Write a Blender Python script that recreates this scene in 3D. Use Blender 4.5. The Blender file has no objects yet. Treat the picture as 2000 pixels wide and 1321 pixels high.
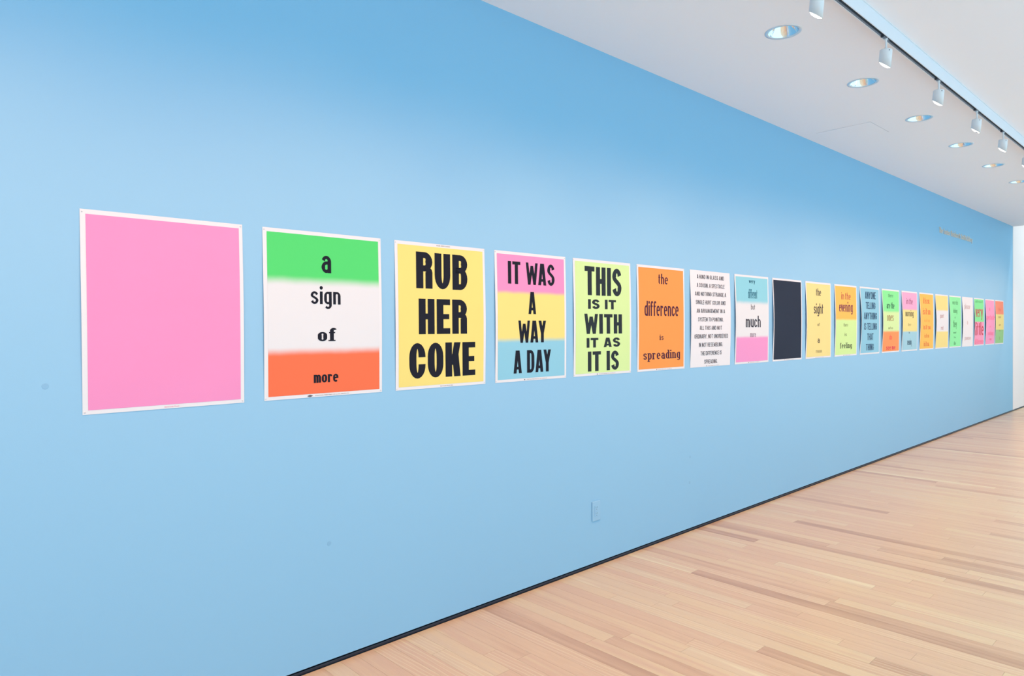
import bpy, bmesh, math, random
from mathutils import Matrix, Vector

# ------------------------------------------------------------------ camera, world, exposure
scene = bpy.context.scene
COL = scene.collection
vs = scene.view_settings
vs.view_transform = 'Standard'; vs.look = 'None'; vs.gamma = 1.0; vs.use_curve_mapping = False
vs.exposure = 0.0

CAM_D, CAM_H = 2.7349057, 1.4610317
YAW, PITCH, ROLL, FPX = 0.75212343, -0.010852129, -0.0077479619, 1338.51784
def camera():
    f = Vector((math.sin(YAW)*math.cos(PITCH), math.cos(YAW)*math.cos(PITCH), math.sin(PITCH)))
    r = Vector((math.cos(YAW), -math.sin(YAW), 0)); u = r.cross(f)
    c, s = math.cos(ROLL), math.sin(ROLL)
    r2 = c*r + s*u; u2 = -s*r + c*u
    m = Matrix(((r2.x, u2.x, -f.x, 0), (r2.y, u2.y, -f.y, -CAM_D), (r2.z, u2.z, -f.z, CAM_H), (0, 0, 0, 1)))
    cd = bpy.data.cameras.new('camera'); cd.sensor_width = 36; cd.lens = FPX/2000*36
    cd.clip_start = .05; cd.clip_end = 200
    o = bpy.data.objects.new('camera', cd); COL.objects.link(o); o.matrix_world = m
    scene.camera = o
camera()

world = bpy.data.worlds.new('world'); scene.world = world; world.use_nodes = True
bg = world.node_tree.nodes['Background']
bg.inputs[0].default_value = (0.472, 0.785, 1.0, 1); bg.inputs[1].default_value = 1.94
SPOT_W, SPOT_COL = 62.0, (1.0, 0.37, 0.16)
BACK_FILL_W, BACK_FILL_COL = 190.0, (1.0, .74, .60)  # fill from the added downlight row behind the viewer
DOWN_W, DOWN_COL = 36.0, (1.0, 0.50, 0.21)
FAR_FILL_W = 215.0  # fill from the added lamps past the end of the blue wall

SPOT_ANGLE, SPOT_TILT = 114.0, 26.0
PATCHES = [(4.313, .537), (.423, 1.287), (1.453, .535), (4.305, .353)]
POSTER_X = [0.529, 1.17, 1.804, 2.433, 3.058, 3.685, 4.317, 4.949, 5.581, 6.22, 6.865, 7.509, 8.141, 8.779, 9.419, 10.052, 10.666, 11.286, 11.911, 12.557, 13.167]
# poster number, words, style, left, right, baseline, top (metres from the sheet's lower left corner)
TEXT = [
(2, 'a', 'G', 0.265, 0.311, 0.537, 0.612),
(2, 'sign', 'G', 0.213, 0.355, 0.401, 0.456),
(2, 'of', 'S', 0.244, 0.329, 0.24, 0.298),
(2, 'more', 'G', 0.223, 0.34, 0.061, 0.096),
(3, 'RUB', 'H', 0.128, 0.447, 0.489, 0.666),
(3, 'HER', 'H', 0.141, 0.442, 0.266, 0.439),
(3, 'COKE', 'H', 0.084, 0.495, 0.051, 0.223),
(4, 'IT WAS', 'H', 0.099, 0.467, 0.536, 0.659),
(4, 'A', 'H', 0.253, 0.313, 0.372, 0.496),
(4, 'WAY', 'H', 0.174, 0.393, 0.212, 0.335),
(4, 'A DAY', 'H', 0.136, 0.432, 0.044, 0.17),
(5, 'THIS', 'H', 0.1, 0.458, 0.493, 0.669),
(5, 'IS IT', 'H', 0.129, 0.401, 0.409, 0.468),
(5, 'WITH', 'H', 0.093, 0.46, 0.256, 0.379),
(5, 'IT AS', 'H', 0.113, 0.44, 0.172, 0.231),
(5, 'IT IS', 'H', 0.124, 0.427, 0.026, 0.148),
(6, 'the', 'G', 0.231, 0.344, 0.591, 0.661),
(6, 'difference', 'G', 0.07, 0.472, 0.372, 0.473),
(6, 'is', 'S', 0.245, 0.29, 0.208, 0.245),
(6, 'spreading', 'S', 0.054, 0.489, 0.078, 0.139),
(7, 'A KIND IN GLASS AND', 'L', 0.079, 0.459, 0.651, 0.681),
(7, 'A COUSIN, A SPECTACLE', 'L', 0.076, 0.466, 0.588, 0.618),
(7, 'AND NOTHING STRANGE A', 'L', 0.052, 0.487, 0.525, 0.555),
(7, 'SINGLE HURT COLOR AND', 'L', 0.061, 0.479, 0.463, 0.493),
(7, 'AN ARRANGEMENT IN A', 'L', 0.071, 0.468, 0.4, 0.43),
(7, 'SYSTEM TO POINTING.', 'L', 0.092, 0.448, 0.337, 0.367),
(7, 'ALL THIS AND NOT', 'L', 0.114, 0.426, 0.274, 0.304),
(7, 'ORDINARY, NOT UNORDERED', 'L', 0.039, 0.51, 0.211, 0.242),
(7, 'IN NOT RESEMBLING.', 'L', 0.103, 0.439, 0.148, 0.179),
(7, 'THE DIFFERENCE IS', 'L', 0.126, 0.421, 0.086, 0.116),
(7, 'SPREADING.', 'L', 0.177, 0.362, 0.023, 0.053),
(8, 'very', 'G', 0.216, 0.317, 0.649, 0.672),
(8, 'different', 'G', 0.204, 0.352, 0.526, 0.602),
(8, 'but', 'L', 0.248, 0.316, 0.436, 0.479),
(8, 'much', 'G', 0.161, 0.409, 0.292, 0.387),
(8, 'more', 'L', 0.233, 0.328, 0.212, 0.243),
(10, 'the', 'G', 0.219, 0.326, 0.584, 0.653),
(10, 'sight', 'G', 0.167, 0.375, 0.416, 0.513),
(10, 'of', 'L', 0.246, 0.3, 0.3, 0.33),
(10, 'a', 'G', 0.25, 0.294, 0.141, 0.183),
(10, 'reason', 'L', 0.212, 0.342, 0.049, 0.074),
(11, 'in the', 'L', 0.172, 0.405, 0.565, 0.636),
(11, 'evening', 'G', 0.112, 0.457, 0.442, 0.514),
(11, 'there', 'L', 0.225, 0.337, 0.294, 0.329),
(11, 'is', 'L', 0.252, 0.308, 0.2, 0.233),
(11, 'feeling', 'S', 0.137, 0.436, 0.078, 0.133),
(12, 'ANYONE', 'H', 0.161, 0.467, 0.588, 0.664),
(12, 'TELLING', 'H', 0.177, 0.455, 0.481, 0.553),
(12, 'ANYTHING', 'H', 0.121, 0.498, 0.37, 0.442),
(12, 'IS TELLING', 'H', 0.124, 0.498, 0.259, 0.331),
(12, 'THAT', 'H', 0.216, 0.395, 0.149, 0.22),
(12, 'THING', 'H', 0.184, 0.405, 0.04, 0.11),
(13, 'there', 'L', 0.216, 0.371, 0.623, 0.664),
(13, 'are the', 'G', 0.164, 0.412, 0.496, 0.568),
(13, 'ones', 'G', 0.18, 0.387, 0.355, 0.421),
(13, 'who', 'L', 0.214, 0.362, 0.262, 0.294),
(13, 'do', 'L', 0.251, 0.333, 0.145, 0.202),
(13, 'see me', 'G', 0.146, 0.441, 0.031, 0.069),
(14, 'in the', 'L', 0.187, 0.411, 0.558, 0.629),
(14, 'morning', 'G', 0.15, 0.441, 0.413, 0.466),
(14, 'there', 'L', 0.242, 0.352, 0.298, 0.333),
(14, 'is', 'G', 0.272, 0.314, 0.208, 0.233),
(14, 'meaning', 'G', 0.222, 0.371, 0.072, 0.125),
(15, 'it is so.', 'G', 0.18, 0.434, 0.576, 0.654),
(15, 'is it so.', 'G', 0.158, 0.476, 0.441, 0.523),
(15, 'is it so', 'L', 0.22, 0.433, 0.348, 0.387),
(15, 'is it so', 'G', 0.179, 0.461, 0.255, 0.312),
(15, 'is it so', 'L', 0.224, 0.405, 0.15, 0.203),
(15, 'is it so.', 'G', 0.202, 0.418, 0.043, 0.106),
(16, 'quiet', 'L', 0.233, 0.401, 0.405, 0.46),
(16, 'rest', 'G', 0.268, 0.376, 0.245, 0.303),
(17, 'words', 'L', 0.157, 0.424, 0.592, 0.65),
(17, 'doing', 'G', 0.199, 0.39, 0.476, 0.539),
(17, 'as', 'L', 0.265, 0.305, 0.4, 0.425),
(17, 'they', 'G', 0.189, 0.366, 0.279, 0.375),
(17, 'want', 'G', 0.199, 0.338, 0.192, 0.221),
(17, 'to', 'G', 0.231, 0.311, 0.129, 0.154),
(17, 'do', 'G', 0.221, 0.311, 0.033, 0.086),
(18, 'please', 'L', 0.112, 0.414, 0.539, 0.614),
(18, 'a', 'L', 0.248, 0.295, 0.318, 0.368),
(18, 'pause', 'L', 0.132, 0.45, 0.096, 0.138),
(19, 'a difference of', 'L', 0.046, 0.474, 0.643, 0.68),
(19, 'very', 'G', 0.057, 0.482, 0.428, 0.549),
(19, 'little', 'G', 0.034, 0.522, 0.155, 0.355),
(19, 'difference', 'L', 0.026, 0.53, 0.026, 0.102),
(20, 'a', 'G', 0.246, 0.289, 0.532, 0.581),
(20, 'spectacle', 'L', 0.055, 0.553, 0.393, 0.472),
(20, 'and', 'L', 0.255, 0.333, 0.274, 0.298),
(20, 'nothing', 'L', 0.161, 0.486, 0.148, 0.214),
(20, 'strange', 'L', 0.233, 0.376, 0.071, 0.112),
(21, 'the', 'L', 0.206, 0.356, 0.535, 0.592),
(21, 'best', 'G', 0.206, 0.356, 0.421, 0.461),
(21, 'are', 'G', 0.225, 0.356, 0.296, 0.321),
(21, 'as', 'L', 0.243, 0.318, 0.204, 0.227),
(21, 'it', 'L', 0.243, 0.318, 0.068, 0.125),
]
OVER = {3: dict(t=.435, b=.165, gap=.14), 4: dict(t=.40, b=.14), 5: dict(t=.42, b=.17), (5, 1): dict(t=.36, b=.22), (5, 3): dict(t=.36, b=.22), 7: dict(t=.25, b=.12, gap=.28), (2, 0): dict(t=.38, b=.13), (2, 1): dict(t=.36, b=.12), (2, 2): dict(t=.42, b=.12, serif=True, gap=.2), (2, 3): dict(t=.40, b=.15, gap=.13),
        12: dict(t=.34, b=.13)}

# ------------------------------------------------------------------ helpers
def lin(c):
    return tuple(((v/255)/12.92 if v/255 <= .04045 else ((v/255+.055)/1.055)**2.4) for v in c)
def mat(name, rgb=None, rough=.6, spec=.5, metal=0.0, emit=None, strength=0):
    m = bpy.data.materials.new(name); m.use_nodes = True
    b = m.node_tree.nodes['Principled BSDF']
    if rgb: b.inputs['Base Color'].default_value = (*rgb, 1)
    b.inputs['Roughness'].default_value = rough; b.inputs['Metallic'].default_value = metal
    b.inputs['Specular IOR Level'].default_value = spec
    if emit:
        b.inputs['Emission Color'].default_value = (*emit, 1); b.inputs['Emission Strength'].default_value = strength
    return m
def N(m, t, **kw):
    n = m.node_tree.nodes.new(t)
    for k, v in kw.items(): setattr(n, k, v)
    return n
def LK(m, a, b): m.node_tree.links.new(a, b)
def bsdf(m): return m.node_tree.nodes['Principled BSDF']

def link(name, me, material=None, parent=None, loc=None):
    o = bpy.data.objects.new(name, me); COL.objects.link(o)
    if material is not None and me is not None and not me.materials: me.materials.append(material)
    if parent is not None: o.parent = parent
    if loc is not None: o.location = loc
    return o
def pydata(name, v, f):
    me = bpy.data.meshes.new(name); me.from_pydata(v, [], f); me.update(); return me
def tag(o, label=None, cat=None, group=None, kind=None):
    if label: o['label'] = label
    if cat: o['category'] = cat
    if group: o['group'] = group
    if kind: o['kind'] = kind
    return o
def empty(name, loc, parent=None):
    o = bpy.data.objects.new(name, None); COL.objects.link(o); o.location = loc
    o.empty_display_size = .05
    if parent: o.parent = parent
    return o
BOXF = [(0,1,3,2), (4,6,7,5), (0,4,5,1), (2,3,7,6), (0,2,6,4), (1,5,7,3)]
def boxv(x0, x1, y0, y1, z0, z1):
    return [(x, y, z) for x in (x0, x1) for y in (y0, y1) for z in (z0, z1)]
def box(name, x0, x1, y0, y1, z0, z1, bevel=0, seg=2):
    me = pydata(name, boxv(x0, x1, y0, y1, z0, z1), BOXF)
    bm = bmesh.new(); bm.from_mesh(me); bmesh.ops.recalc_face_normals(bm, faces=bm.faces)
    if bevel: bmesh.ops.bevel(bm, geom=bm.edges[:], offset=bevel, segments=seg, affect='EDGES', profile=.5)
    bm.to_mesh(me); bm.free(); return me
def smooth(me, angle=None):
    for p in me.polygons: p.use_smooth = True
    return me
def lathe(name, prof, seg=32, closed=False):
    """profile of (radius, z) turned about z"""
    v = []; f = []
    n = len(prof)
    for i in range(seg):
        a = 2*math.pi*i/seg
        for r, z in prof: v.append((r*math.cos(a), r*math.sin(a), z))
    for i in range(seg):
        j = (i+1) % seg
        for k in range(n-1): f.append((i*n+k, j*n+k, j*n+k+1, i*n+k+1))
        if closed: f.append((i*n+n-1, j*n+n-1, j*n, i*n))
    me = pydata(name, v, f)
    bm = bmesh.new(); bm.from_mesh(me); bmesh.ops.remove_doubles(bm, verts=bm.verts, dist=1e-6)
    bmesh.ops.recalc_face_normals(bm, faces=bm.faces); bm.to_mesh(me); bm.free()
    return me

CEIL = 3.1922
WEND = 14.405
rnd = random.Random(7)

# ------------------------------------------------------------------ materials
def wall_paint():
    m = mat('blue_wall_paint', (.240, .520, .742), rough=.58, spec=.38)
    tc = N(m, 'ShaderNodeTexCoord'); no = N(m, 'ShaderNodeTexNoise')
    no.inputs['Scale'].default_value = 260; no.inputs['Detail'].default_value = 3
    bu = N(m, 'ShaderNodeBump'); bu.inputs['Strength'].default_value = .10; bu.inputs['Distance'].default_value = .0012
    LK(m, tc.outputs['Object'], no.inputs['Vector']); LK(m, no.outputs['Fac'], bu.inputs['Height'])
    LK(m, bu.outputs['Normal'], bsdf(m).inputs['Normal'])
    return m
M_BLUE = wall_paint()
M_BLUE2 = mat('blue_cover_paint', (.253, .525, .74), rough=.35, spec=.5)
M_PATCH = mat('blue_touch_up_paint', (.20, .45, .67), rough=.5)
M_WHITE = mat('white_wall_paint', (.84, .84, .84), rough=.7, spec=.3)
M_CEIL = mat('white_ceiling_paint', (.93, .915, .945), rough=.8, spec=.2)
M_TRACK = mat('white_track_enamel', (.78, .82, .86), rough=.4)
M_DARK = mat('dark_slot', (.035, .04, .05), rough=.5)
M_SLOT = mat('grey_track_channel', (.16, .19, .24), rough=.4, metal=.4)
M_BASE = mat('dark_base_strip', (.018, .024, .04), rough=.35)
M_REVEAL = mat('black_base_reveal', (.008, .009, .012), rough=.7)
M_HEAD = mat('white_lamp_enamel', (.80, .82, .83), rough=.45)
M_LENS = mat('lit_lens', (.9, .9, .85), emit=(1, .94, .82), strength=9)
M_CHROME = mat('polished_reflector', (.93, .94, .95), rough=.07, metal=1.0)
M_RING = mat('satin_trim_ring', (.70, .78, .85), rough=.3, metal=.55)
M_SIGN = mat('brushed_sign_metal', (.74, .66, .56), rough=.4, metal=.1)
M_PAPER = mat('poster_paper', (.645, .735, .78), rough=.6, spec=.15)
M_STEEL = mat('clear_pin', (.62, .66, .70), rough=.3)
M_SCREW = mat('dark_screw', (.06, .06, .065), rough=.4, metal=.5)

def wood():
    m = mat('oak_planks', None, rough=.29, spec=.5)
    b = bsdf(m)
    tone = N(m, 'ShaderNodeAttribute', attribute_name='tone'); seed = N(m, 'ShaderNodeAttribute', attribute_name='seed')
    geo = N(m, 'ShaderNodeNewGeometry')
    cmb = N(m, 'ShaderNodeCombineXYZ'); mul = N(m, 'ShaderNodeMath', operation='MULTIPLY'); mul.inputs[1].default_value = 37.0
    LK(m, seed.outputs['Fac'], mul.inputs[0])
    LK(m, mul.outputs[0], cmb.inputs[0]); LK(m, mul.outputs[0], cmb.inputs[1])
    add = N(m, 'ShaderNodeVectorMath', operation='ADD')
    LK(m, geo.outputs['Position'], add.inputs[0]); LK(m, cmb.outputs[0], add.inputs[1])
    def mapped(sx, sy):
        mp = N(m, 'ShaderNodeMapping'); mp.inputs['Scale'].default_value = (sx, sy, 1)
        LK(m, add.outputs[0], mp.inputs['Vector']); return mp
    ramp = N(m, 'ShaderNodeValToRGB'); cr = ramp.color_ramp
    stops = [(0, (192, 146, 124)), (.2, (213, 168, 144)), (.38, (226, 184, 158)), (.5, (221, 177, 154)), (.66, (229, 192, 162)), (.82, (224, 188, 163)), (1, (240, 212, 182))]
    cr.elements[0].position, cr.elements[0].color = 0, (*lin(stops[0][1]), 1)
    cr.elements[1].position, cr.elements[1].color = 1, (*lin(stops[-1][1]), 1)
    for p, c in stops[1:-1]:
        e = cr.elements.new(p); e.color = (*lin(c), 1)
    # broad figure along the board
    n1 = N(m, 'ShaderNodeTexNoise'); n1.inputs['Scale'].default_value = 1; n1.inputs['Detail'].default_value = 4; n1.inputs['Distortion'].default_value = .4
    LK(m, mapped(22, 1.1).outputs[0], n1.inputs['Vector'])
    s1 = N(m, 'ShaderNodeMath', operation='MULTIPLY_ADD'); s1.inputs[1].default_value = .75; s1.inputs[2].default_value = -.375
    LK(m, n1.outputs['Fac'], s1.inputs[0])
    t1 = N(m, 'ShaderNodeMath', operation='ADD'); LK(m, tone.outputs['Fac'], t1.inputs[0]); LK(m, s1.outputs[0], t1.inputs[1])
    LK(m, t1.outputs[0], ramp.inputs['Fac'])
    # fine pores
    n2 = N(m, 'ShaderNodeTexNoise'); n2.inputs['Scale'].default_value = 1; n2.inputs['Detail'].default_value = 5; n2.inputs['Roughness'].default_value = .7
    LK(m, mapped(420, 9).outputs[0], n2.inputs['Vector'])
    r2 = N(m, 'ShaderNodeMapRange'); r2.inputs['From Min'].default_value = .3; r2.inputs['From Max'].default_value = .7
    r2.inputs['To Min'].default_value = .90; r2.inputs['To Max'].default_value = 1.05
    LK(m, n2.outputs['Fac'], r2.inputs['Value'])
    mx = N(m, 'ShaderNodeMix', data_type='RGBA', blend_type='MULTIPLY'); mx.inputs['Factor'].default_value = 1
    LK(m, ramp.outputs['Color'], mx.inputs[6]); LK(m, r2.outputs[0], mx.inputs[7])
    # pale ray flecks / cathedral loops
    wv = N(m, 'ShaderNodeTexWave', wave_type='RINGS', rings_direction='Z'); wv.inputs['Scale'].default_value = 1.6
    wv.inputs['Distortion'].default_value = 5; wv.inputs['Detail'].default_value = 2; wv.inputs['Detail Scale'].default_value = .8
    LK(m, mapped(9, 1.6).outputs[0], wv.inputs['Vector'])
    r3 = N(m, 'ShaderNodeMapRange'); r3.inputs['From Min'].default_value = .80; r3.inputs['From Max'].default_value = .98
    r3.inputs['To Max'].default_value = .32
    LK(m, wv.outputs['Fac'], r3.inputs['Value'])
    gt = N(m, 'ShaderNodeMath', operation='GREATER_THAN'); gt.inputs[1].default_value = .70; LK(m, seed.outputs['Fac'], gt.inputs[0])
    ml = N(m, 'ShaderNodeMath', operation='MULTIPLY'); LK(m, gt.outputs[0], ml.inputs[0]); LK(m, r3.outputs[0], ml.inputs[1])
    mx2 = N(m, 'ShaderNodeMix', data_type='RGBA', blend_type='MIX'); mx2.inputs[7].default_value = (*lin((248, 226, 198)), 1)
    LK(m, ml.outputs[0], mx2.inputs['Factor']); LK(m, mx.outputs[2], mx2.inputs[6])
    tint = N(m, 'ShaderNodeMix', data_type='RGBA', blend_type='MULTIPLY'); tint.inputs['Factor'].default_value = 1
    tint.inputs[7].default_value = (.77, .965, .88, 1); LK(m, mx2.outputs[2], tint.inputs[6])
    LK(m, tint.outputs[2], b.inputs['Base Color'])
    bu = N(m, 'ShaderNodeBump'); bu.inputs['Strength'].default_value = .06; bu.inputs['Distance'].default_value = .0006
    LK(m, n2.outputs['Fac'], bu.inputs['Height']); LK(m, bu.outputs['Normal'], b.inputs['Normal'])
    return m
M_WOOD = wood()

# ------------------------------------------------------------------ setting
ROOM_L, ROOM_R, ROOM_B = -8.0, 21.0, -4.5
wall = tag(link('wall_front', box('wall_front', ROOM_L, WEND, 0, .25, .0235, CEIL+.3), M_BLUE),
           'long pale blue painted gallery wall behind the posters', kind='structure')
wfar = tag(link('wall_far', box('wall_far', WEND, ROOM_R, 0, .25, .0235, 5.6), M_WHITE),
           'white wall continuing beyond the end of the blue wall', kind='structure')
tag(link('trim_1', box('trim_1', WEND+.0, WEND+.17, -.004, 0, .0235, 5.6), M_WHITE),
    'narrow white corner strip where the blue wall ends', kind='structure')
bs = tag(link('baseboard_front', box('baseboard_front', ROOM_L, ROOM_R, .006, .05, .0, .0135, .002), M_BASE),
         'dark recessed strip along the foot of the blue wall', kind='structure')
link('reveal', box('reveal', ROOM_L, ROOM_R, .022, .06, .0135, .0235), M_REVEAL, bs)
for i, (x, z) in enumerate(PATCHES):
    me = lathe('filled_hole', [(0, .0005), (.009, .0005), (.0105, 0)], 20)
    o = link('filled_hole', me, M_PATCH, wall, (x, 0, z)); o.rotation_euler = (math.pi/2, 0, 0)

# floor: sub-floor and planks laid at right angles to the wall
floor = tag(link('floor', box('floor', ROOM_L, ROOM_R, ROOM_B, .3, -.12, -.018), M_DARK), 'pale oak strip floor of the gallery', kind='structure')
PW = .0826
def plank_verts(x0, x1, y0, y1):
    e = .0003
    g = .00012
    x0 += g; x1 -= g; y0 += g; y1 -= g
    return [(x0, y0, -.018), (x1, y0, -.018), (x1, y1, -.018), (x0, y1, -.018),
            (x0+e, y0+e, 0), (x1-e, y0+e, 0), (x1-e, y1-e, 0), (x0+e, y1-e, 0)]
PF = [(4,5,6,7), (0,1,5,4), (1,2,6,5), (2,3,7,6), (3,0,4,7)]
def attrs(me, tones, seeds):
    a = me.attributes.new('tone', 'FLOAT', 'POINT'); b = me.attributes.new('seed', 'FLOAT', 'POINT')
    a.data.foreach_set('value', tones); b.data.foreach_set('value', seeds)
planks = []
nrow = int((ROOM_R-ROOM_L)/PW)
for r in range(nrow):
    x0 = ROOM_L + r*PW
    y = .0
    first = True
    while y > ROOM_B:
        ln = rnd.uniform(.2, 1.7) if first else rnd.uniform(.55, 2.3)
        first = False
        y2 = max(ROOM_B, y-ln)
        t = min(1, max(0, rnd.gauss(.5, .19)))
        if rnd.random() < .07: t = rnd.uniform(.02, .2)
        planks.append((x0, x0+PW, y2, y, t, rnd.random())); y = y2
def plank_score(p):
    cx = (p[0]+p[1])/2; best = 0
    for k in range(5):
        cy = p[2] + (p[3]-p[2])*(k+.5)/5
        dx, dy, dz = cx, cy+CAM_D, -CAM_H
        dep = dx*math.sin(YAW)+dy*math.cos(YAW)
        if dep < .3: continue
        u = 1000+FPX*(dx*math.cos(YAW)-dy*math.sin(YAW))/dep; v = 660+FPX*(-dz)/dep
        if 550 < u < 2000 and v < 1321:
            best += (p[3]-p[2])*PW/dep**3
    return best
planks.sort(key=plank_score, reverse=True)
for p in planks[:300]:
    me = pydata('plank', plank_verts(*p[:4]), PF); attrs(me, [p[4]]*8, [p[5]]*8)
    link('plank', me, M_WOOD, floor)
V = []; F = []; T = []; S = []
for p in planks[300:]:
    b = len(V); V += plank_verts(*p[:4]); F += [tuple(b+i for i in f) for f in PF]; T += [p[4]]*8; S += [p[5]]*8
me = pydata('distant_planks', V, F); attrs(me, T, S)
tag(link('distant_planks', me, M_WOOD, floor), kind='stuff')

# ceiling with round openings for the downlights and a square one for the hatch
DL_X = [-2.214, -0.99, 0.235, 1.460, 2.684, 3.909, 5.133, 6.358, 7.582, 8.807, 10.031, 11.256, 12.48, 13.70]
DL_Y, DL_R = -.892, .088
FILL_ROW_Y = -3.55  # added unseen row; its bounce off the floor brightens the ceiling
DLS = [(x, DL_Y) for x in DL_X]+[(x, FILL_ROW_Y) for x in DL_X[::2]]
HATCH = (6.150, 6.590, -.585, -.130)
def ceiling():
    holes = [(x-.15, x+.15, y-.15, y+.15, x, y) for x, y in DLS]
    xs = sorted({ROOM_L, WEND+.03, HATCH[0], HATCH[1], *[h[0] for h in holes], *[h[1] for h in holes]})
    ys = sorted({ROOM_B, .0, DL_Y-.15, DL_Y+.15, FILL_ROW_Y-.15, FILL_ROW_Y+.15, HATCH[2], HATCH[3]})
    v = []; f = []
    def q(*pts):
        b = len(v); v.extend(pts); f.append(tuple(range(b, b+len(pts))))
    z = CEIL
    for i in range(len(xs)-1):
        for j in range(len(ys)-1):
            a, b_, c, d = xs[i], xs[i+1], ys[j], ys[j+1]
            mx, my = (a+b_)/2, (c+d)/2
            if HATCH[0] < mx < HATCH[1] and HATCH[2] < my < HATCH[3]:
                continue
            h = [h for h in holes if h[0] < mx < h[1] and h[2] < my < h[3]]
            if not h:
                q((a, c, z), (a, d, z), (b_, d, z), (b_, c, z))
    n = 48
    for h in holes:
        cx, cyy = h[4], h[5]
        def sq(t):
            cs, sn = math.cos(t), math.sin(t); k = .15/max(abs(cs), abs(sn)); return (cx+cs*k, cyy+sn*k, z)
        def ci(t, zz=z): return (cx+DL_R*math.cos(t), cyy+DL_R*math.sin(t), zz)
        for k in range(n):
            t0, t1 = 2*math.pi*k/n, 2*math.pi*(k+1)/n
            q(sq(t0), ci(t0), ci(t1), sq(t1))
            q(ci(t0), ci(t0, z+.02), ci(t1, z+.02), ci(t1))
    a, b_, c, d = HATCH; zz = z+.05
    q((a, c, z), (a, d, z), (a, d, zz), (a, c, zz)); q((b_, c, z), (b_, d, z), (b_, d, zz), (b_, c, zz))
    q((a, c, z), (b_, c, z), (b_, c, zz), (a, c, zz)); q((a, d, z), (b_, d, z), (b_, d, zz), (a, d, zz))
    q((a, c, zz), (b_, c, zz), (b_, d, zz), (a, d, zz))
    # upper slab and the end face towards the taller space
    x1 = WEND+.03
    q((ROOM_L, ROOM_B, z+.4), (x1, ROOM_B, z+.4), (x1, .0, z+.4), (ROOM_L, .0, z+.4))
    q((x1, ROOM_B, z), (x1, 0, z), (x1, 0, 5.6), (x1, ROOM_B, 5.6))
    return pydata('ceiling', v, f)
ceil = tag(link('ceiling', ceiling(), M_CEIL), 'flat white gallery ceiling with round light openings', kind='structure')
tag(link('ceiling_far', box('ceiling_far', WEND+.03, ROOM_R, ROOM_B, 0, 5.6, 5.75), M_CEIL), 'taller white ceiling beyond the blue wall', kind='structure')
tag(link('wall_sky_block', box('wall_sky_block', WEND+.03, ROOM_R, ROOM_B-.2, ROOM_B, 0, 5.6), M_WHITE), 'unseen white wall added to hold sky light off the far wall', kind='structure')  # added out of view to cut blue sky light in the taller space
hatch = tag(link('access_panel', box('access_panel', HATCH[0]+.009, HATCH[1]-.0006, HATCH[2]+.0046, HATCH[3]-.0006, CEIL, CEIL+.012), M_CEIL),
            'flush white square access panel in the ceiling near the blue wall', 'access panel')

# ------------------------------------------------------------------ recessed downlights
def make_downlight():
    ring = lathe('trim_ring', [(.0825, .004), (.0825, -.0008), (.084, -.003), (.100, -.003), (.1015, -.0006), (.1015, .0)], 64)
    prof = []
    for k in range(15):
        u = k/14; prof.append((.0828-.050*u**1.15, -.0004+.088*u))
    refl = smooth(lathe('reflector', prof, 64))
    lens = lathe('lamp', [(0, .070), (.018, .072), (.030, .079), (.0335, .087)], 32)
    can = lathe('housing', [(.0868, .004), (.0868, .16), (0, .16)], 40)
    return [('trim_ring', smooth(ring), M_RING), ('reflector', refl, M_CHROME), ('lamp', smooth(lens), M_GLOBE), ('housing', can, M_DARK)]
M_GLOBE = mat('frosted_lamp_glass', (.85, .84, .80), rough=.3, emit=(1, .9, .74), strength=1.2)
DLP = make_downlight()
ORD = ['nearest', 'second', 'third', 'fourth', 'fifth', 'sixth']
k0 = 5
for i, (x, yy) in enumerate(DLS):
    if yy == FILL_ROW_Y: lab = 'added unseen downlight behind the viewer, brightening floor and ceiling'
    elif i < k0: lab = 'round recessed downlight in the white ceiling above and behind the viewer'
    elif i-k0 < 6: lab = {0: 'largest and nearest round recessed chrome downlight in the ceiling, beside the first lamp head',
                          1: 'round recessed downlight, second from the near end of its ceiling row',
                          2: 'round recessed downlight in the ceiling just beyond the square access panel',
                          3: 'round recessed downlight, fourth in the ceiling row, below the twin-lit lamp head',
                          4: 'round recessed downlight, fifth in the ceiling row, thin ellipse near the right edge',
                          5: 'farthest visible recessed downlight, cut by the right edge of the picture'}[i-k0]
    else: lab = 'round recessed downlight in the far ceiling beyond the right edge'
    d = tag(empty('recessed_downlight', (x, yy, CEIL)), lab, 'downlight', 'recessed downlights in the ceiling')
    for n, me, m in DLP: link(n, me, m, d)
    ld = bpy.data.lights.new('downlight_beam', 'SPOT'); ld.energy, ld.color = (DOWN_W, DOWN_COL) if yy == DL_Y else (BACK_FILL_W, BACK_FILL_COL)
    ld.spot_size = math.radians(104); ld.spot_blend = .9; ld.shadow_soft_size = .05
    lo = bpy.data.objects.new('downlight_beam', ld); COL.objects.link(lo); lo.parent = d; lo.location = (0, 0, -.004)

# ------------------------------------------------------------------ lighting track and lamp heads
TY0, TY1, TZ = -1.353, -1.318, 3.108
track = tag(empty('lighting_track', (0, (TY0+TY1)/2, CEIL)), 'long white lighting track fixed under the ceiling, parallel to the blue wall', 'light track')
def tp(n, m, x0, x1, y0, y1, z0, z1, bev=0):
    yc = (TY0+TY1)/2
    return link(n, box(n, x0, x1, y0-yc, y1-yc, z0-CEIL, z1-CEIL, bev), m, track)
TL, TR = -7.5, 14.2
tp('room_side_cheek', M_TRACK, TL, TR, TY0, TY0+.0045, TZ, CEIL)
tp('wall_side_cheek', M_TRACK, TL, TR, TY1-.0045, TY1, TZ+.002, CEIL)
tp('channel', M_DARK, TL, TR, TY0+.0045, TY1-.0045, TZ+.016, CEIL-.002)
tp('conductor_rail', M_SLOT, TL, TR, TY1-.0145, TY1-.0045, TZ+.003, TZ+.0159)
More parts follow.
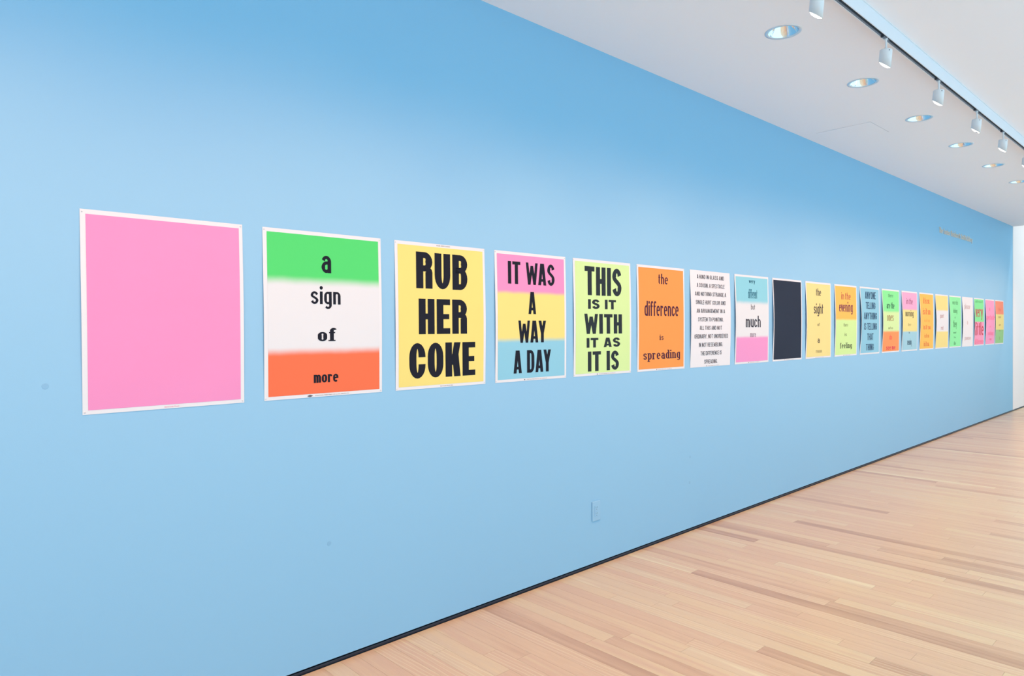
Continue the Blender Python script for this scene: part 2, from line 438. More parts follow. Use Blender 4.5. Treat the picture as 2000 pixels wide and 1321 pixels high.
tp('ceiling_flange', M_TRACK, TL, TR, TY0-.006, TY0, CEIL-.003, CEIL)

HEAD_X = [-1.5, -.55, 0.40, 1.37, 2.33, 3.325, 4.246, 5.232, 6.184, 7.022, 7.93, 8.86, 9.80, 10.74, 11.68, 12.62, 13.56]
HR, HL, CUT = .0325, .108, .044
def head_body():
    """hollow tube with a slanted mouth: the wall side (+y) is cut shorter"""
    n = 40; v = []; f = []
    rows = [(HR-.006, 0, 0), (HR-.0015, -.0015, 0), (HR, -.005, 0), (HR, -HL, 1), (HR-.0025, -HL, 1), (HR-.0025, -.04, 0)]
    for i in range(n):
        a = 2*math.pi*i/n
        for r, z, c in rows:
            x, y = r*math.cos(a), r*math.sin(a)
            v.append((x, y, z + (CUT/2*(y/HR)+CUT/2 if c else 0)))
    m = len(rows)
    for i in range(n):
        j = (i+1) % n
        for k in range(m-1): f.append((i*m+k, i*m+k+1, j*m+k+1, j*m+k))
    f.append(tuple(i*m for i in range(n)))
    me = pydata('lamp_body', v, f)
    return smooth(me)
def head_lens():
    n = 32; v = []; r = HR-.004
    for i in range(n):
        a = 2*math.pi*i/n; x, y = r*math.cos(a), r*math.sin(a)
        v.append((x, y, -HL+.001+CUT/2*(y/HR)+CUT/2))
    for i in range(n):
        a = 2*math.pi*i/n; x, y = .6*r*math.cos(a), .6*r*math.sin(a)
        v.append((x, y+.003, -HL-.006+CUT/2*(y/HR)+CUT/2))
    v.append((0, .004, -HL-.008+CUT/2))
    return smooth(pydata('lens', v, [((i+1) % n, i, n+i, n+(i+1) % n) for i in range(n)]+[(n+(i+1) % n, n+i, 2*n) for i in range(n)]))
ME_BODY, ME_LENS = head_body(), head_lens()
ME_STEM = lathe('stem', [(0, 0), (.0055, 0), (.0055, .058), (.0085, .060), (.0085, .072), (0, .072)], 20)
ME_ADAPT = box('adapter', -.062, .040, -.0065, .0065, 0, .014, .001)
ME_CLIP = box('clip', -.004, .004, -.0085, .0085, -.006, .012, .001)
ME_SCREW = lathe('screw', [(0, .0012), (.0028, .0012), (.003, 0)], 12)
def cross_bar():
    ux, uy = .68, .73; v = []
    for k in (-(HR-.003), HR-.003):
        for w in (-.0032, .0032):
            for dz in (-.0105, -.0055):
                x, y = ux*k-uy*w-.004, uy*k+ux*w+.004; v.append((x, y, -HL+CUT/2*(y/HR)+CUT/2+dz))
    return pydata('cross_bar', v, BOXF)
ME_BAR = cross_bar()
HLAB = {3: 'white cylinder lamp head cut by the top edge, beside the nearest downlight',
        4: 'white cylinder lamp head hanging from the track, second from the near end',
        5: 'white cylinder lamp head with the brightest mouth, third along the track',
        6: 'white cylinder lamp head whose lit mouth is split in two by a dark bar',
        7: 'smallest fully visible white cylinder lamp head, fifth along the track',
        8: 'white cylinder lamp head cut off by the right edge of the picture'}
for i, x in enumerate(HEAD_X):
    yc = (TY0+TY1)/2
    lab = HLAB.get(i-2) or ('white cylinder lamp head on the track beyond the right edge' if i > 10 else 'white cylinder lamp head on the track behind the viewer')
    h = tag(empty('track_lamp', (x, yc, TZ-.004)), lab, 'track light', 'lamp heads along the lighting track')
    link('adapter', ME_ADAPT, M_SLOT, h, (0, 0, .004)); link('clip', ME_CLIP, M_DARK, h, (-.058, 0, .002))
    link('stem', ME_STEM, M_HEAD, h, (0, 0, -.062))
    b = link('lamp_body', ME_BODY, M_HEAD, h, (0, 0, -.058)); b.rotation_euler = (math.radians(5), 0, 0)
    link('lens', ME_LENS, M_LENS, b)
    s = link('screw', ME_SCREW, M_SCREW, b, (-.0215, -.0246, -.012)); s.rotation_euler = (math.radians(90), 0, math.radians(-42))
    if i == 8: link('cross_bar', ME_BAR, M_SLOT, b)
    ld = bpy.data.lights.new('lamp_light', 'SPOT'); ld.energy = SPOT_W; ld.color = SPOT_COL
    ld.spot_size = math.radians(SPOT_ANGLE); ld.spot_blend = 1.0; ld.shadow_soft_size = .028
    lo = bpy.data.objects.new('lamp_light', ld); COL.objects.link(lo); lo.parent = b; lo.location = (0, .012, -HL+CUT/2-.012)
    lo.rotation_euler = (math.radians(SPOT_TILT-5), 0, 0)

# unseen lamps added to warm and brighten the white wall past the blue one
ft = tag(empty('lighting_track', (17, -2.6, 5.6)), 'added unseen track carrying fill lamps under the taller ceiling', 'light track')
link('rail', box('rail', -2.4, 3.4, -.0175, .0175, -.06, 0, .002), M_TRACK, ft)
for x in (15.3, 16.8, 18.3):
    h = tag(empty('track_lamp', (x, -2.6, 5.54)), 'added unseen fill lamp aimed at the white wall beyond the blue wall', 'track light', 'added fill lamps in the taller space')
    link('stem', ME_STEM, M_HEAD, h, (0, 0, -.072))
    b = link('lamp_body', ME_BODY, M_HEAD, h, (0, 0, -.066)); b.rotation_euler = (math.radians(12), 0, 0)
    link('lens', ME_LENS, M_LENS, b)
    ld = bpy.data.lights.new('lamp_light', 'SPOT'); ld.energy = FAR_FILL_W; ld.color = (1.0, .82, .70)
    ld.spot_size = math.radians(90); ld.spot_blend = 1.0; ld.shadow_soft_size = .028
    lo = bpy.data.objects.new('lamp_light', ld); COL.objects.link(lo); lo.parent = b; lo.location = (0, .012, -HL+CUT/2-.012)
    lo.rotation_euler = (math.radians(18), 0, 0)

# ------------------------------------------------------------------ lettering: strokes drawn with a flat pen
class Pen:
    def __init__(s, t, b, w=1.0, xh=.70, serif=False, q=6):
        s.t, s.s, s.w, s.xh, s.serif, s.q = t, b, w, xh, serif, q
        s.v, s.f = [], []
    def quad(s, *p):
        k = len(s.v); s.v.extend(p); s.f.append(tuple(range(k, k+len(p))))
    def V(s, x, y0, y1, sb=1, st=0):
        s.quad((x, y0), (x+s.t, y0), (x+s.t, y1), (x, y1))
        if s.serif:
            e = .42*s.t; h = s.s*.75
            if sb: s.quad((x-e, y0), (x+s.t+e, y0), (x+s.t+e, y0+h), (x-e, y0+h))
            if st: s.quad((x-e, y1-h), (x+s.t*.5, y1-h), (x+s.t*.5, y1), (x-e, y1))
    def H(s, y, x0, x1, h=None):
        h = h or s.s
        s.quad((x0, y), (x1, y), (x1, y+h), (x0, y+h))
    def D(s, x0, y0, x1, y1, w=None):
        w = w or s.t
        s.quad((x0, y0), (x0+w, y0), (x1+w, y1), (x1, y1))
    def arc(s, cx, cy, rx, ry, a0, a1):
        n = s.q*max(1, round(abs(a1-a0)/90))
        return [(cx+rx*math.cos(math.radians(a0+(a1-a0)*i/n)), cy+ry*math.sin(math.radians(a0+(a1-a0)*i/n))) for i in range(n+1)]
    def bez(s, p0, p1, p2, p3):
        n = s.q*2; o = []
        for i in range(n+1):
            u = i/n; a, b, c, d = (1-u)**3, 3*u*(1-u)**2, 3*u*u*(1-u), u**3
            o.append((a*p0[0]+b*p1[0]+c*p2[0]+d*p3[0], a*p0[1]+b*p1[1]+c*p2[1]+d*p3[1]))
        return o
    def R(s, path, closed=False, ts=None):
        """ribbon of a pen that is t wide and s high"""
        P = [path[0]]
        for p in path[1:]:
            if abs(p[0]-P[-1][0])+abs(p[1]-P[-1][1]) > 1e-6: P.append(p)
        if closed and abs(P[0][0]-P[-1][0])+abs(P[0][1]-P[-1][1]) < 1e-6: P.pop()
        n = len(P); k = len(s.v)
        t = ts or s.t
        for i, p in enumerate(P):
            a = P[i-1] if (i or closed) else p; b = P[(i+1) % n] if (i < n-1 or closed) else p
            dx, dy = b[0]-a[0], b[1]-a[1]; l = math.hypot(dx, dy) or 1
            nx, ny = -dy/l, dx/l
            s.v.append((p[0]+nx*t/2, p[1]+ny*s.s/2)); s.v.append((p[0]-nx*t/2, p[1]-ny*s.s/2))
        for i in range(n if closed else n-1):
            j = (i+1) % n
            s.f.append((k+2*i, k+2*i+1, k+2*j+1, k+2*j))
    def dot(s, cx, cy, rx, ry):
        s.quad(*[(cx+rx*math.cos(2*math.pi*i/14), cy+ry*math.sin(2*math.pi*i/14)) for i in range(14)])
    # ---- a glyph; returns its width
    def glyph(s, ch):
        t, b, w, X = s.t, s.s, s.w, s.xh
        up = ch.isupper()
        H = 1.0 if up else X
        L, Rr, B, T = t/2, w-t/2, b/2, H-b/2
        M, rx = w/2, (w-t)/2
        ry = min(.27*H+.04 if up else .25*H, (T-B)/2)
        if ch == 'I': s.V(0, 0, 1); return t
        if ch == 'O': s.R(s.arc(M, T-ry, rx, ry, 0, 180)+s.arc(M, B+ry, rx, ry, 180, 360), True); return w
        if ch == 'C': s.R([(Rr, .60)]+s.arc(M, T-ry, rx, ry, 0, 180)+s.arc(M, B+ry, rx, ry, 180, 360)+[(Rr, .40)]); return w
        if ch == 'G':
            s.R([(Rr, .64)]+s.arc(M, T-ry, rx, ry, 0, 180)+s.arc(M, B+ry, rx, ry, 180, 360)+[(Rr, .50)]); s.H(.42, M, w, b*.9); return w
        if ch in 'Ss':
            k = H
            ry = min(.235*H, (T-B)*.27)
            e = [] if T-ry < .70*k else [(Rr, .70*k)]; e2 = [] if B+ry > .30*k else [(L, .30*k)]
            s.R(e+s.arc(M, T-ry, rx, ry, 0 if e else 12, 180)+s.bez((L, T-ry), (L, .52*k+b*.12), (Rr, .52*k-b*.12), (Rr, B+ry))+s.arc(M, B+ry, rx, ry, 0, -180 if e2 else -168)+e2)
            return w
        if ch == 'U': s.R([(L, 1)]+s.arc(M, B+ry, rx, ry, 180, 360)+[(Rr, 1)]); return w
        if ch == 'J': s.R([(Rr, 1)]+s.arc(M, B+ry, rx, ry, 0, -180)+[(L, .3)]); return w
        if ch == 'D':
            q = rx*.95; s.V(0, 0, 1)
            s.R([(t*.5, T)]+s.arc(Rr-q, T-ry*.8, q, ry*.8, 90, 0)+s.arc(Rr-q, B+ry*.8, q, ry*.8, 0, -90)+[(t*.5, B)]); return w
        if ch in 'PRB':
            q = rx*.9; lo = .47 if ch != 'P' else .42; yb = lo+b/2; r_ = min(ry*.72, (T-yb)/2); s.V(0, 0, 1)
            s.R([(t*.5, T)]+s.arc(Rr-q, T-r_, q, r_, 90, 0)+s.arc(Rr-q, yb+r_, q, r_, 0, -90)+[(t*.5, yb)])
            if ch == 'R': s.R([(M, yb)]+s.arc(Rr-q, yb-.10, q, .10, 90, 0)+[(Rr, 0)])
            if ch == 'B':
                r_ = min(ry*.75, (yb-B)/2); s.R([(t*.5, yb)]+s.arc(Rr-q, yb-r_, q, r_, 90, 0)+s.arc(Rr-q, B+r_, q, r_, 0, -90)+[(t*.5, B)])
            return w
        if ch == 'A':
            w *= 1.08; d = t*.95; m = (w-d)/2
            s.D(0, 0, m+d*.02-.06*w, 1, d); s.D(w-d, 0, m+.06*w, 1, d); s.quad((m-.06*w, 1-b), (m+.06*w+d, 1-b), (m+.06*w+d, 1), (m-.06*w, 1))
            s.H(.17, .2*w, .8*w, b*.85); return w
        if ch == 'W':
            W = w*1.55; d = t*.82
            s.D(W*.17, 0, 0, 1, d); s.D(W*.17, 0, W/2-d/2-.01, .86, d); s.D(W*.83-d, 0, W/2-d/2+.01, .86, d); s.D(W*.83-d, 0, W-d, 1, d); return W
        if ch == 'M':
            W = w*1.3; s.V(0, 0, 1); s.V(W-t, 0, 1); d = t*.75; s.D(W/2-d/2, .12, t*.15, 1, d); s.D(W/2-d/2, .12, W-t*.15-d, 1, d); return W
        if ch == 'N': s.V(0, 0, 1); s.V(w-t, 0, 1); s.D(w-t*1.05, 0, t*.05, 1, t); return w
        if ch == 'V': d = t; s.D(w/2-d/2, 0, 0, 1, d); s.D(w/2-d/2, 0, w-d, 1, d); return w
        if ch == 'Y': d = t*.98; w *= 1.05; s.V(w/2-t/2, 0, .46); s.D(w/2-d/2, .40, 0, 1, d); s.D(w/2-d/2, .40, w-d, 1, d); return w
        if ch == 'K': s.V(0, 0, 1); s.D(t*.75, .34, w-t*.95, 1, t*.98); s.D(w-t, 0, t*1.0, .66, t); return w
        if ch == 'X': s.D(0, 0, w-t, 1); s.D(w-t, 0, 0, 1); return w
        if ch == 'E': w *= .88; s.V(0, 0, 1); s.H(0, 0, w); s.H(1-b, 0, w); s.H(.5-b*.45, 0, w*.93, b*.9); return w
        if ch == 'F': w *= .85; s.V(0, 0, 1); s.H(1-b, 0, w); s.H(.48-b*.4, 0, w*.93, b*.9); return w
        if ch == 'L': w *= .82; s.V(0, 0, 1); s.H(0, 0, w); return w
        if ch == 'H': s.V(0, 0, 1); s.V(w-t, 0, 1); s.H(.5-b/2, 0, w); return w
        if ch == 'T': s.V(w/2-t/2, 0, 1); s.H(1-b, 0, w); return w
        # ---- lower case
        if ch == 'o': s.R(s.arc(M, T-ry, rx, ry, 0, 180)+s.arc(M, B+ry, rx, ry, 180, 360), True); return w
        if ch == 'c': s.R(s.arc(M, T-ry, rx, ry, 10, 180)+s.arc(M, B+ry, rx, ry, 180, 350)); return w*.96
        if ch == 'e':
            m = .47*X
            s.R([(Rr, m)]+s.arc(M, T-ry, rx, ry, 0, 180)+s.arc(M, B+ry, rx, ry, 180, 318)); s.H(m, L, w, b*.66); return w
        if ch == 'a':
            s.R(s.arc(M, T-ry, rx, ry, 165, 0)+[(Rr, 0)])
            r_ = (.58*X-B)/2; s.R([(Rr, .58*X)]+s.arc(M, .58*X-r_, rx, r_, 90, 270)+[(Rr-.1*w, B+.03)])
            if s.serif: s.H(0, w-t*.8, w+.3*t, b*.75)
            return w
        if ch in 'nhr':
            s.V(0, 0, 1 if ch == 'h' else X, 1, 1)
            if ch == 'r':
                s.R([(L, X*.55)]+s.arc(M*.92, T-ry, rx*.92, ry, 180, 25)); return w*.86
            s.R([(L, X*.55)]+s.arc(M, T-ry, rx, ry, 180, 0)+[(Rr, 0)])
            if s.serif: s.H(0, w-t*1.42, w+.42*t, b*.75)
            return w
        if ch == 'm':
            p = w*.86; r = (p-t)/2
            s.V(0, 0, X, 1, 1)
            for k in (0, 1):
                o = k*(p-t); s.R([(L+o, X*.55)]+s.arc(o+p/2, T-ry, r, ry, 180, 0)+[(o+p-t/2, 0)])
            return 2*p-t
        if ch == 'u': s.R([(L, X)]+s.arc(M, B+ry, rx, ry, 180, 360)+[(Rr, X*.5)]); s.V(w-t, 0, X, 0, 1); return w
        if ch in 'dbpqg':
            s.R(s.arc(M, T-ry, rx, ry, 0, 180)+s.arc(M, B+ry, rx, ry, 180, 360), True)
            if ch == 'd': s.V(w-t, 0, 1, 1, 1)
            if ch == 'b': s.V(0, 0, 1, 0, 1)
            if ch == 'p': s.V(0, -.26, X, 1, 1)
            if ch == 'q': s.V(w-t, -.26, X, 1, 0)
            if ch == 'g':
                y = -.26+b/2; r_ = .14; s.R([(Rr, X)]+s.arc(M, y+r_, rx, r_, 0, -90)+[(M, y)]+s.arc(M, y+r_, rx, r_, -90, -150))
            return w
        if ch == 'i':
            s.V(0, 0, X, 1, 1); s.dot(t/2, .90, t*.58, .085 if b < .12 else .10); return t
        if ch == 'l': s.V(0, 0, 1, 1, 1); return t
        if ch == 'f':
            w2 = w*.72; r = w2-t; s.V(t*.25, 0, X*.9, 1, 0)
            s.R([(t*.75, X*.8)]+s.arc(t*.75+r*.62, 1-b/2-.14, r*.62, .14, 180, 20)); s.H(X-b*.85, 0, w2*.92, b*.8); return w2
        if ch == 't':
            w2 = w*.68; r = w2-t; s.V(t*.25, .1, .92, 0, 0); s.R([(t*.75, .3)]+s.arc(t*.75+r*.55, b/2+.10, r*.55, .10, 180, 285)); s.H(X-b*.85, 0, w2*.95, b*.8); return w2
        if ch == 'v': s.D(w/2-t/2, 0, 0, X); s.D(w/2-t/2, 0, w-t, X); return w
        if ch == 'w':
            W = w*1.5; d = t*.9; s.D(W*.2, 0, 0, X, d); s.D(W*.2, 0, W/2-d/2, X, d); s.D(W*.8-d, 0, W/2-d/2, X, d); s.D(W*.8-d, 0, W-d, X, d); return W
        if ch == 'y': s.D(w/2-t/2, 0, 0, X); s.D(w/2-t*.85, -.26, w-t, X); return w
        if ch == 'k': s.V(0, 0, 1, 1, 1); s.D(t*.7, .2*X, w-t, X, t); s.D(w-t, 0, t*.9, .62*X, t); return w
        if ch == '1': s.V(.2*w, 0, 1); s.D(0, .78, .2*w, 1, t*.6); return .2*w+t
        if ch == '4': s.V(w*.55, 0, 1); s.H(.22, 0, w, b); s.D(0, .22, w*.5, 1, t*.8); return w
        if ch == '9': s.R(s.arc(M, .97-b/2-.2, rx, .2, 0, 360), True); s.R([(Rr, .75), (Rr, .3)]+s.arc(M, B+.2, rx, .2, 0, -150)); return w
        if ch == '.': s.quad((0, 0), (t, 0), (t, max(b, .12)), (0, max(b, .12))); return t
        if ch == ',': s.quad((0, 0), (t*.5, -.1), (t, 0), (t, max(b, .12)), (0, max(b, .12))); return t
        return w*.6

STY = {'H': dict(t=.405, b=.155), 'G': dict(t=.35, b=.125), 'L': dict(t=.26, b=.09), 'S': dict(t=.38, b=.105, serif=True), 'N': dict(t=.2, b=.1)}
def text_shape(txt, sty, q=6, gap=None, space=.55, **over):
    """outline strokes of one line of text, normalised: width 0..1, baseline 0, cap or ascender height 1; per-letter list"""
    kw = dict(STY[sty]); kw.update(over)
    g = gap if gap is not None else {'H': .15, 'G': .20, 'L': .26, 'S': .27, 'N': .25}[sty]
    x = 0; out = []
    prev = None
    for ch in txt:
        if ch == ' ': x += space; prev = None; continue
        p = Pen(q=q, **kw); w = p.glyph(ch)
        if prev and (prev+ch in ('AY', 'YA', 'WA', 'AW', 'TA', 'AT', 'LT', 'ry', 'ev', 've')): x -= g*.7
        ff = [f if sum(p.v[f[k]][0]*p.v[f[(k+1) % len(f)]][1]-p.v[f[(k+1) % len(f)]][0]*p.v[f[k]][1] for k in range(len(f))) > 0 else tuple(reversed(f)) for f in p.f]
        out.append((ch, [(vx+x, vy) for vx, vy in p.v], ff)); x += w+g; prev = ch
    W = x-g
    return [(ch, [(vx/W, vy) for vx, vy in v], f) for ch, v, f in out]

# ------------------------------------------------------------------ posters
PWD, PHT, PZ0 = .5588, .7112, 1.53655-.3556
MARG = .0155
def sheet_dist(u, v, c):
    """how far the paper stands off the wall at u, v (0..1): pinned corners, edges lifting a little between them"""
    al, ar, ph = c
    s = math.sin(math.pi*v)
    return .0012 + al*math.exp(-u/.13)*s**1.3 + ar*math.exp(-(1-u)/.13)*s**1.3 + .0009*math.sin(math.pi*u)*(1+math.sin(5*v+ph))*.5
def grid_mesh(name, u0, u1, v0, v1, c, off, nu=14, nv=16, thick=0):
    """coordinates: x along the wall, -y off the wall, z up, from the sheet's lower left corner"""
    vv = []; ff = []
    for j in range(nv+1):
        for i in range(nu+1):
            # denser columns near the edges
            k = i/nu; k = .5-.5*math.cos(math.pi*k)
            u = u0+(u1-u0)*k; v = v0+(v1-v0)*j/nv
            vv.append((u*PWD, -(sheet_dist(u, v, c)+off), v*PHT))
    for j in range(nv):
        for i in range(nu):
            a = j*(nu+1)+i; ff.append((a, a+1, a+nu+2, a+nu+1))
    if thick:
        n = len(vv); vv += [(x, y+thick, z) for x, y, z in vv]; ff += [tuple(n+i for i in reversed(f)) for f in ff[:]]
        rim = [i for i in range(nu+1)] + [j*(nu+1)+nu for j in range(1, nv+1)] + [nv*(nu+1)+i for i in range(nu-1, -1, -1)] + [j*(nu+1) for j in range(nv-1, 0, -1)]
        for a, b in zip(rim, rim[1:]+rim[:1]): ff.append((b, a, a+n, b+n))
    return smooth(pydata(name, vv, ff)) if not thick else pydata(name, vv, ff)

def pr(c):
    return tuple(v*k for v, k in zip(lin(c), (.71, .82, .86)))
def field_mat(bands):
    """flat printed colour, or soft-edged bands of it from the top edge down"""
    m = mat('poster_ink_field', None, rough=.6, spec=.12)
    b = bsdf(m)
    if len(bands) == 1:
        base = (*pr(bands[0][0]), 1)
        tc = N(m, 'ShaderNodeTexCoord'); no = N(m, 'ShaderNodeTexNoise'); no.inputs['Scale'].default_value = 4
        LK(m, tc.outputs['Object'], no.inputs['Vector'])
        mr = N(m, 'ShaderNodeMapRange'); mr.inputs['To Min'].default_value = .97; mr.inputs['To Max'].default_value = 1.03
        LK(m, no.outputs['Fac'], mr.inputs['Value'])
        mx = N(m, 'ShaderNodeMix', data_type='RGBA', blend_type='MULTIPLY'); mx.inputs['Factor'].default_value = 1
        mx.inputs[6].default_value = base; LK(m, mr.outputs[0], mx.inputs[7]); LK(m, mx.outputs[2], b.inputs['Base Color'])
        return m
    tc = N(m, 'ShaderNodeTexCoord'); sp = N(m, 'ShaderNodeSeparateXYZ'); LK(m, tc.outputs['Object'], sp.inputs[0])
    no = N(m, 'ShaderNodeTexNoise'); no.inputs['Scale'].default_value = 9; LK(m, tc.outputs['Object'], no.inputs['Vector'])
    d = N(m, 'ShaderNodeMath', operation='DIVIDE'); d.inputs[1].default_value = PHT; LK(m, sp.outputs['Z'], d.inputs[0])
    ma = N(m, 'ShaderNodeMath', operation='MULTIPLY_ADD'); ma.inputs[1].default_value = .014; ma.inputs[2].default_value = -.007
    LK(m, no.outputs['Fac'], ma.inputs[0])
    ad = N(m, 'ShaderNodeMath', operation='ADD'); LK(m, d.outputs[0], ad.inputs[0]); LK(m, ma.outputs[0], ad.inputs[1])
    rp = N(m, 'ShaderNodeValToRGB'); cr = rp.color_ramp; cr.interpolation = 'EASE'
    st = []
    for i, (c, edge, soft) in enumerate(bands):   # edge: v where this band ends (going down); soft: half width of the blend
        if i == 0: st.append((1.0, c))
        st.append((edge+soft, c)) if edge is not None else st.append((0.0, c))
        if edge is not None: st.append((edge-soft, bands[i+1][0]))
    st.sort(key=lambda s: s[0])
    while len(cr.elements) < len(st): cr.elements.new(.5)
    for e, (p, c) in zip(cr.elements, st): e.position = p; e.color = (*pr(c), 1)
    LK(m, ad.outputs[0], rp.inputs['Fac']); LK(m, rp.outputs['Color'], b.inputs['Base Color'])
    return m
INKS = {}
def ink(c):
    if c not in INKS: INKS[c] = mat('printing_ink', lin(c), rough=.6, spec=.1)
    return INKS[c]
BLK = (26, 31, 43)
def lettering(poster, txt, sty, ul, ur, vb, vt, c, col, dx=0, xref=False, name='lettering', **over):
    """ul..ur and vb..vt in metres from the sheet's lower left corner"""
    big = (vt-vb) > .03
    glyphs = text_shape(txt, sty, q=6 if big else 4, **over)
    hasc = any(ch in 'bdfhkltABCDEFGHIJKLMNOPQRSTUVWXYZ194' for ch in txt) or (not xref and 'i' in txt)
    xh = over.get('xh', .70)
    sc = (vt-vb)/(1.0 if (hasc and not xref) else xh)
    words = []; it = iter(glyphs)
    for wd in txt.split(): words.append([next(it) for _ in wd])
    for grp in (words if name == 'lettering' else [glyphs]):
      V = []; F = []
      for ch, v, f in grp:
        b = len(V)
        for x, y in v:
            X = ul-dx+x*(ur-ul); Z = vb+y*sc
            V.append((X, -(sheet_dist(X/PWD, Z/PHT, c)+.0011), Z))
        F += [tuple(b+i for i in q) for q in f]
      link(name, pydata(name, V, F), ink(col), poster)

W_ = (240, 240, 241)
PK, YL, BL, GR, LM = (253, 157, 206), (252, 234, 140), (152, 214, 234), (92, 227, 122), (221, 250, 170)
POSTERS = [  # bands, label, caption ink
 ([(PK,)], 'plain pink poster without words, nearest and largest in the row'),
 ([(GR, .70, .035), (W_, .279, .03), ((255, 124, 84), None, 0)], 'green, white and orange banded poster reading a sign of more'),
 ([((254, 233, 136),)], 'yellow poster with three heavy black words, RUB HER COKE'),
 ([(PK, .687, .02), (YL, .321, .025), (BL, None, 0)], 'pink, yellow and blue banded poster reading IT WAS A WAY A DAY'),
 ([((222, 250, 172),)], 'lime green poster filled with heavy black capitals, THIS IS IT WITH IT AS IT IS'),
 ([((255, 164, 86),)], 'orange poster reading the difference is spreading in dark purple'),
 (None, 'white poster with eleven lines of small black capitals'),
 ([((152, 220, 234), .69, .03), (W_, .301, .02), ((250, 162, 212), None, 0)], 'cyan, white and pink banded poster reading very different but much more'),
 ([((40, 47, 65),)], 'plain dark navy poster without words'),
 ([((250, 231, 152),)], 'yellow poster reading the sight of a reason, beside the navy poster'),
 ([((255, 200, 96), .512, .022), ((218, 250, 166), None, 0)], 'amber over lime poster reading in the evening there is feeling'),
 ([((150, 210, 232),)], 'light blue poster with six lines of dark capitals'),
 ([((146, 248, 160), .647, .022), ((222, 250, 176), .337, .025), ((255, 160, 96), None, 0)], 'green, lime and orange banded poster ending in see me'),
 ([((246, 180, 216), .691, .016), ((246, 232, 150), .328, .02), ((170, 217, 231), None, 0)], 'pink, yellow and pale blue banded poster reading in the morning there is meaning'),
 ([((255, 201, 92),)], 'amber poster repeating is it so on six lines'),
 ([((250, 231, 146), .705, .02), (W_, .316, .02), ((250, 231, 146), None, 0)], 'yellow poster with a white middle band and two small words'),
 ([((152, 250, 172),)], 'plain mint green poster with seven short dark words down its centre'),
 (None, 'white poster with three thin grey words widely spaced'),
 ([((140, 245, 160), .503, .012), ((255, 166, 200), None, 0)], 'green over pink poster with the big words very little'),
 ([((255, 166, 206),)], 'pink poster with faint red words, second from the far end'),
 ([((255, 150, 112), .68, .012), ((248, 231, 140), .328, .012), ((160, 214, 140), None, 0)], 'coral, yellow and green banded poster, last and farthest in the row'),
]
DKP, RED, DGR = (72, 36, 60), (176, 62, 74), (64, 92, 78)
LINK_COL = {  # (poster, line) or poster -> ink colour
 6: DKP, (8, 0): (28, 88, 112), (8, 1): (28, 100, 128), (8, 4): (104, 62, 100), 10: (62, 54, 62), (10, 4): (110, 98, 80), (10, 2): (84, 76, 70),
 (11, 0): (168, 66, 74), (11, 1): (110, 44, 76), (11, 2): (104, 122, 82), (11, 3): (98, 118, 80), (11, 4): (64, 84, 62),
 12: (44, 78, 110), (13, 0): (58, 122, 86), (13, 1): (44, 96, 74), (13, 2): (148, 128, 84), (13, 3): (132, 152, 104), (13, 4): (226, 62, 72), (13, 5): (206, 64, 84),
 (14, 0): (140, 72, 108), (14, 1): (98, 92, 66), (14, 2): (152, 146, 100), (14, 3): (78, 116, 116), (14, 4): (58, 92, 114),
 15: (208, 98, 66), (15, 2): (238, 150, 72), 16: (176, 140, 144), 17: (74, 152, 96), 18: (190, 168, 168), 19: RED, (19, 0): (88, 180, 110), (19, 3): (232, 104, 136),
 20: (232, 106, 146), 21: (150, 130, 80), (21, 0): (214, 112, 84), (21, 4): (116, 166, 104), 5: (38, 50, 56), 7: (52, 52, 66), (8, 3): (52, 56, 68), (8, 2): (66, 68, 78)}
XREF = {'sign', 'evening', 'morning', 'meaning'}
CURL = [(.004, .006), (.005, .005), (.005, .007), (.006, .005), (.006, .005), (.005, .004), (.011, .010), (.012, .004), (.012, .005), (.012, .005), (.011, .006),
        (.020, .004), (.016, .004), (.014, .005), (.015, .005), (.016, .006), (.014, .006), (.014, .006), (.012, .006), (.014, .012), (.010, .008)]
ME_PIN = smooth(lathe('pin', [(0, .0022), (.0018, .0019), (.0026, .0008), (.0026, -.001)], 12))
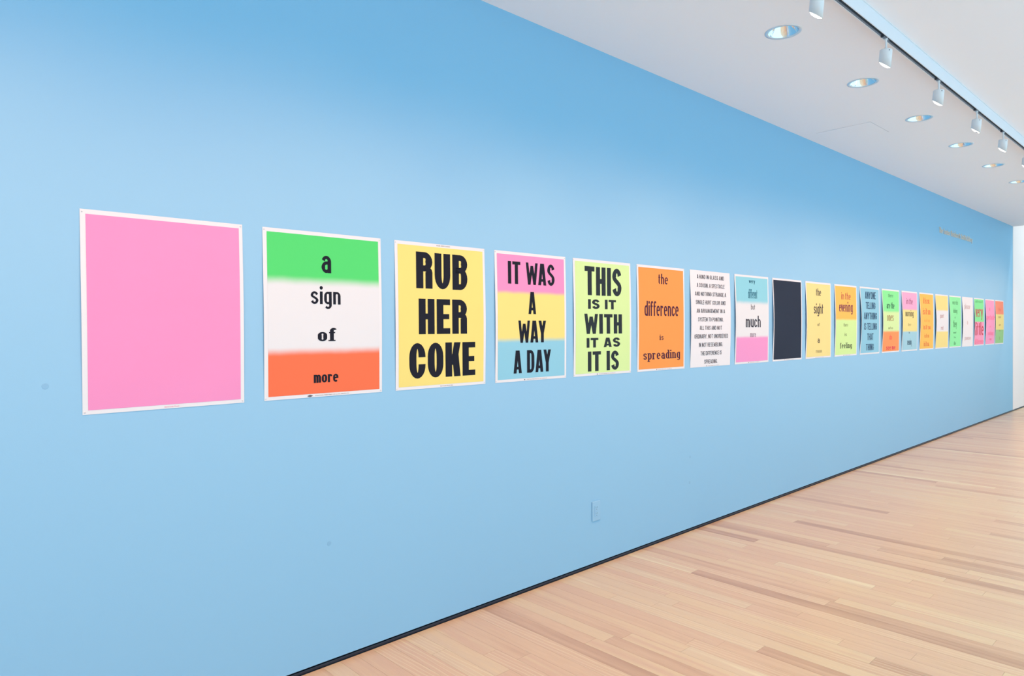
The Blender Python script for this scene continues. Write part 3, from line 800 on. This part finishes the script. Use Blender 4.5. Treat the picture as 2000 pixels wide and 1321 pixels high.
for i in range(21):
    bands, lab = POSTERS[i]
    x = POSTER_X[i]
    c = (CURL[i][0], CURL[i][1], i*1.7)
    root = tag(empty('poster', (x, 0, PZ0)), lab, 'poster', 'posters pinned in a row on the blue wall')
    link('paper', grid_mesh('paper', 0, 1, 0, 1, c, 0, 24, 18, thick=.0004), M_PAPER, root)
    if bands:
        if len(bands) == 1: bands = [(bands[0][0],)]
        mu, mv = MARG/PWD, MARG/PHT
        link('colour_field', grid_mesh('colour_field', mu*1.1, 1-mu*.9, mv*.95, 1-mv*1.05, c, .0005, 24, 18), field_mat(bands), root)
    dx = x-(.531825+i*.632878)
    k = 0
    for po, t, sty, ul, ur, vb, vt in TEXT:
        if po != i+1: continue
        col = LINK_COL.get((po, k), LINK_COL.get(po, BLK))
        over = OVER.get((po, k), OVER.get(po, {}))
        lettering(root, t, sty, ul, ur, vb, vt, c, col, dx, t in XREF, **over); k += 1
    if i < 6:
        for u in (.012, .988):
            for v in (.012, .988):
                p = link('pin', ME_PIN, M_STEEL, root, (u*PWD, -sheet_dist(u, v, c)-.0004, v*PHT)); p.rotation_euler = (math.pi/2, 0, 0)
    # small print in the bottom margin
    if i == 0: lettering(root, 'Gertrude Stein', 'N', .262, .313, .0045, .0095, c, (226, 120, 160), name='small_print')
    elif i == 2:
        lettering(root, 'RUB HER COKE', 'N', .245, .330, .701, .706, c, (110, 100, 100), name='small_print')
        lettering(root, 'Gertrude Stein 1914', 'N', .262, .340, .0045, .0095, c, (120, 104, 104), name='small_print')
    elif i in (1, 3, 4, 5, 6, 7, 8, 9, 10):
        a = {1: .225}.get(i, .235)
        lettering(root, 'POSTER PRINTING CO. LOS ANGELES', 'N', a, a+.16, .0045, .0088, c, (130, 130, 134), name='small_print')
        w, h = (.026, .009) if i == 1 else (.011, .006)
        cu, cv = a-.012-w/2, .0068
        pts = [(-w/2, 0), (-w*.12, -h/2), (w*.12, -h/2), (w/2, 0), (w*.12, h/2), (-w*.12, h/2)]
        V_ = [(cu+px, -(sheet_dist(cu/PWD, cv/PHT, c)+.001), cv+pz) for px, pz in pts]
        link('printed_mark', pydata('printed_mark', V_, [tuple(range(6))]), ink((96, 98, 104)), root)

# ------------------------------------------------------------------ raised gallery name on the wall
SX0, SX1, SZ, SH = 10.225, 11.815, 2.702, .072
sign = tag(empty('gallery_name_sign', (SX0, 0, SZ)), 'raised metal gallery name in one line high on the blue wall', 'wall sign')
for ch, v, f in text_shape('The Louise Reinhardt Smith Gallery', 'L', q=4, gap=.30, space=.75, t=.2, b=.085):
    xm = min(p[0] for p in v)
    P2 = [((x-xm)*(SX1-SX0), y*SH) for x, y in v]
    n = len(P2); V_ = [(x, -.008, z) for x, z in P2]+[(x, 0, z) for x, z in P2]; F_ = []
    for q in f:
        F_.append(q); F_ += [(q[a], q[(a+1) % len(q)], q[(a+1) % len(q)]+n, q[a]+n) for a in range(len(q))]
    link('letter', pydata('letter', V_, F_), M_SIGN, sign, (xm*(SX1-SX0), 0, 0))

# ------------------------------------------------------------------ power outlet
M_OUT = mat('outlet_slot_shadow_grey', (.10, .16, .22), rough=.6)
outlet = tag(empty('power_outlet', (3.2555, 0, .344)), 'power outlet painted over in the same blue, low on the wall above the floor', 'power outlet')
link('cover_plate', box('cover_plate', -.0385, .0385, -.0065, 0, -.061, .061, .0035, 3), M_BLUE2, outlet)
link('receptacle', box('receptacle', -.0165, .0165, -.0085, -.006, -.0335, .0335, .0012), M_BLUE2, outlet)
for dz in (.0185, -.0185):
    link('slot', box('slot', -.0075, -.0052, -.0088, -.007, dz+.001, dz+.0085), M_OUT, outlet)
    link('slot', box('slot', .0052, .0075, -.0088, -.007, dz+.001, dz+.0085), M_OUT, outlet)
    link('ground_hole', box('ground_hole', -.0025, .0025, -.0088, -.007, dz-.0105, dz-.0055, .001), M_OUT, outlet)
link('button', box('button', -.008, -.001, -.0095, -.0085, -.003, .003, .0004), M_BLUE2, outlet)
link('button', box('button', .001, .008, -.0095, -.0085, -.003, .003, .0004), M_BLUE2, outlet)
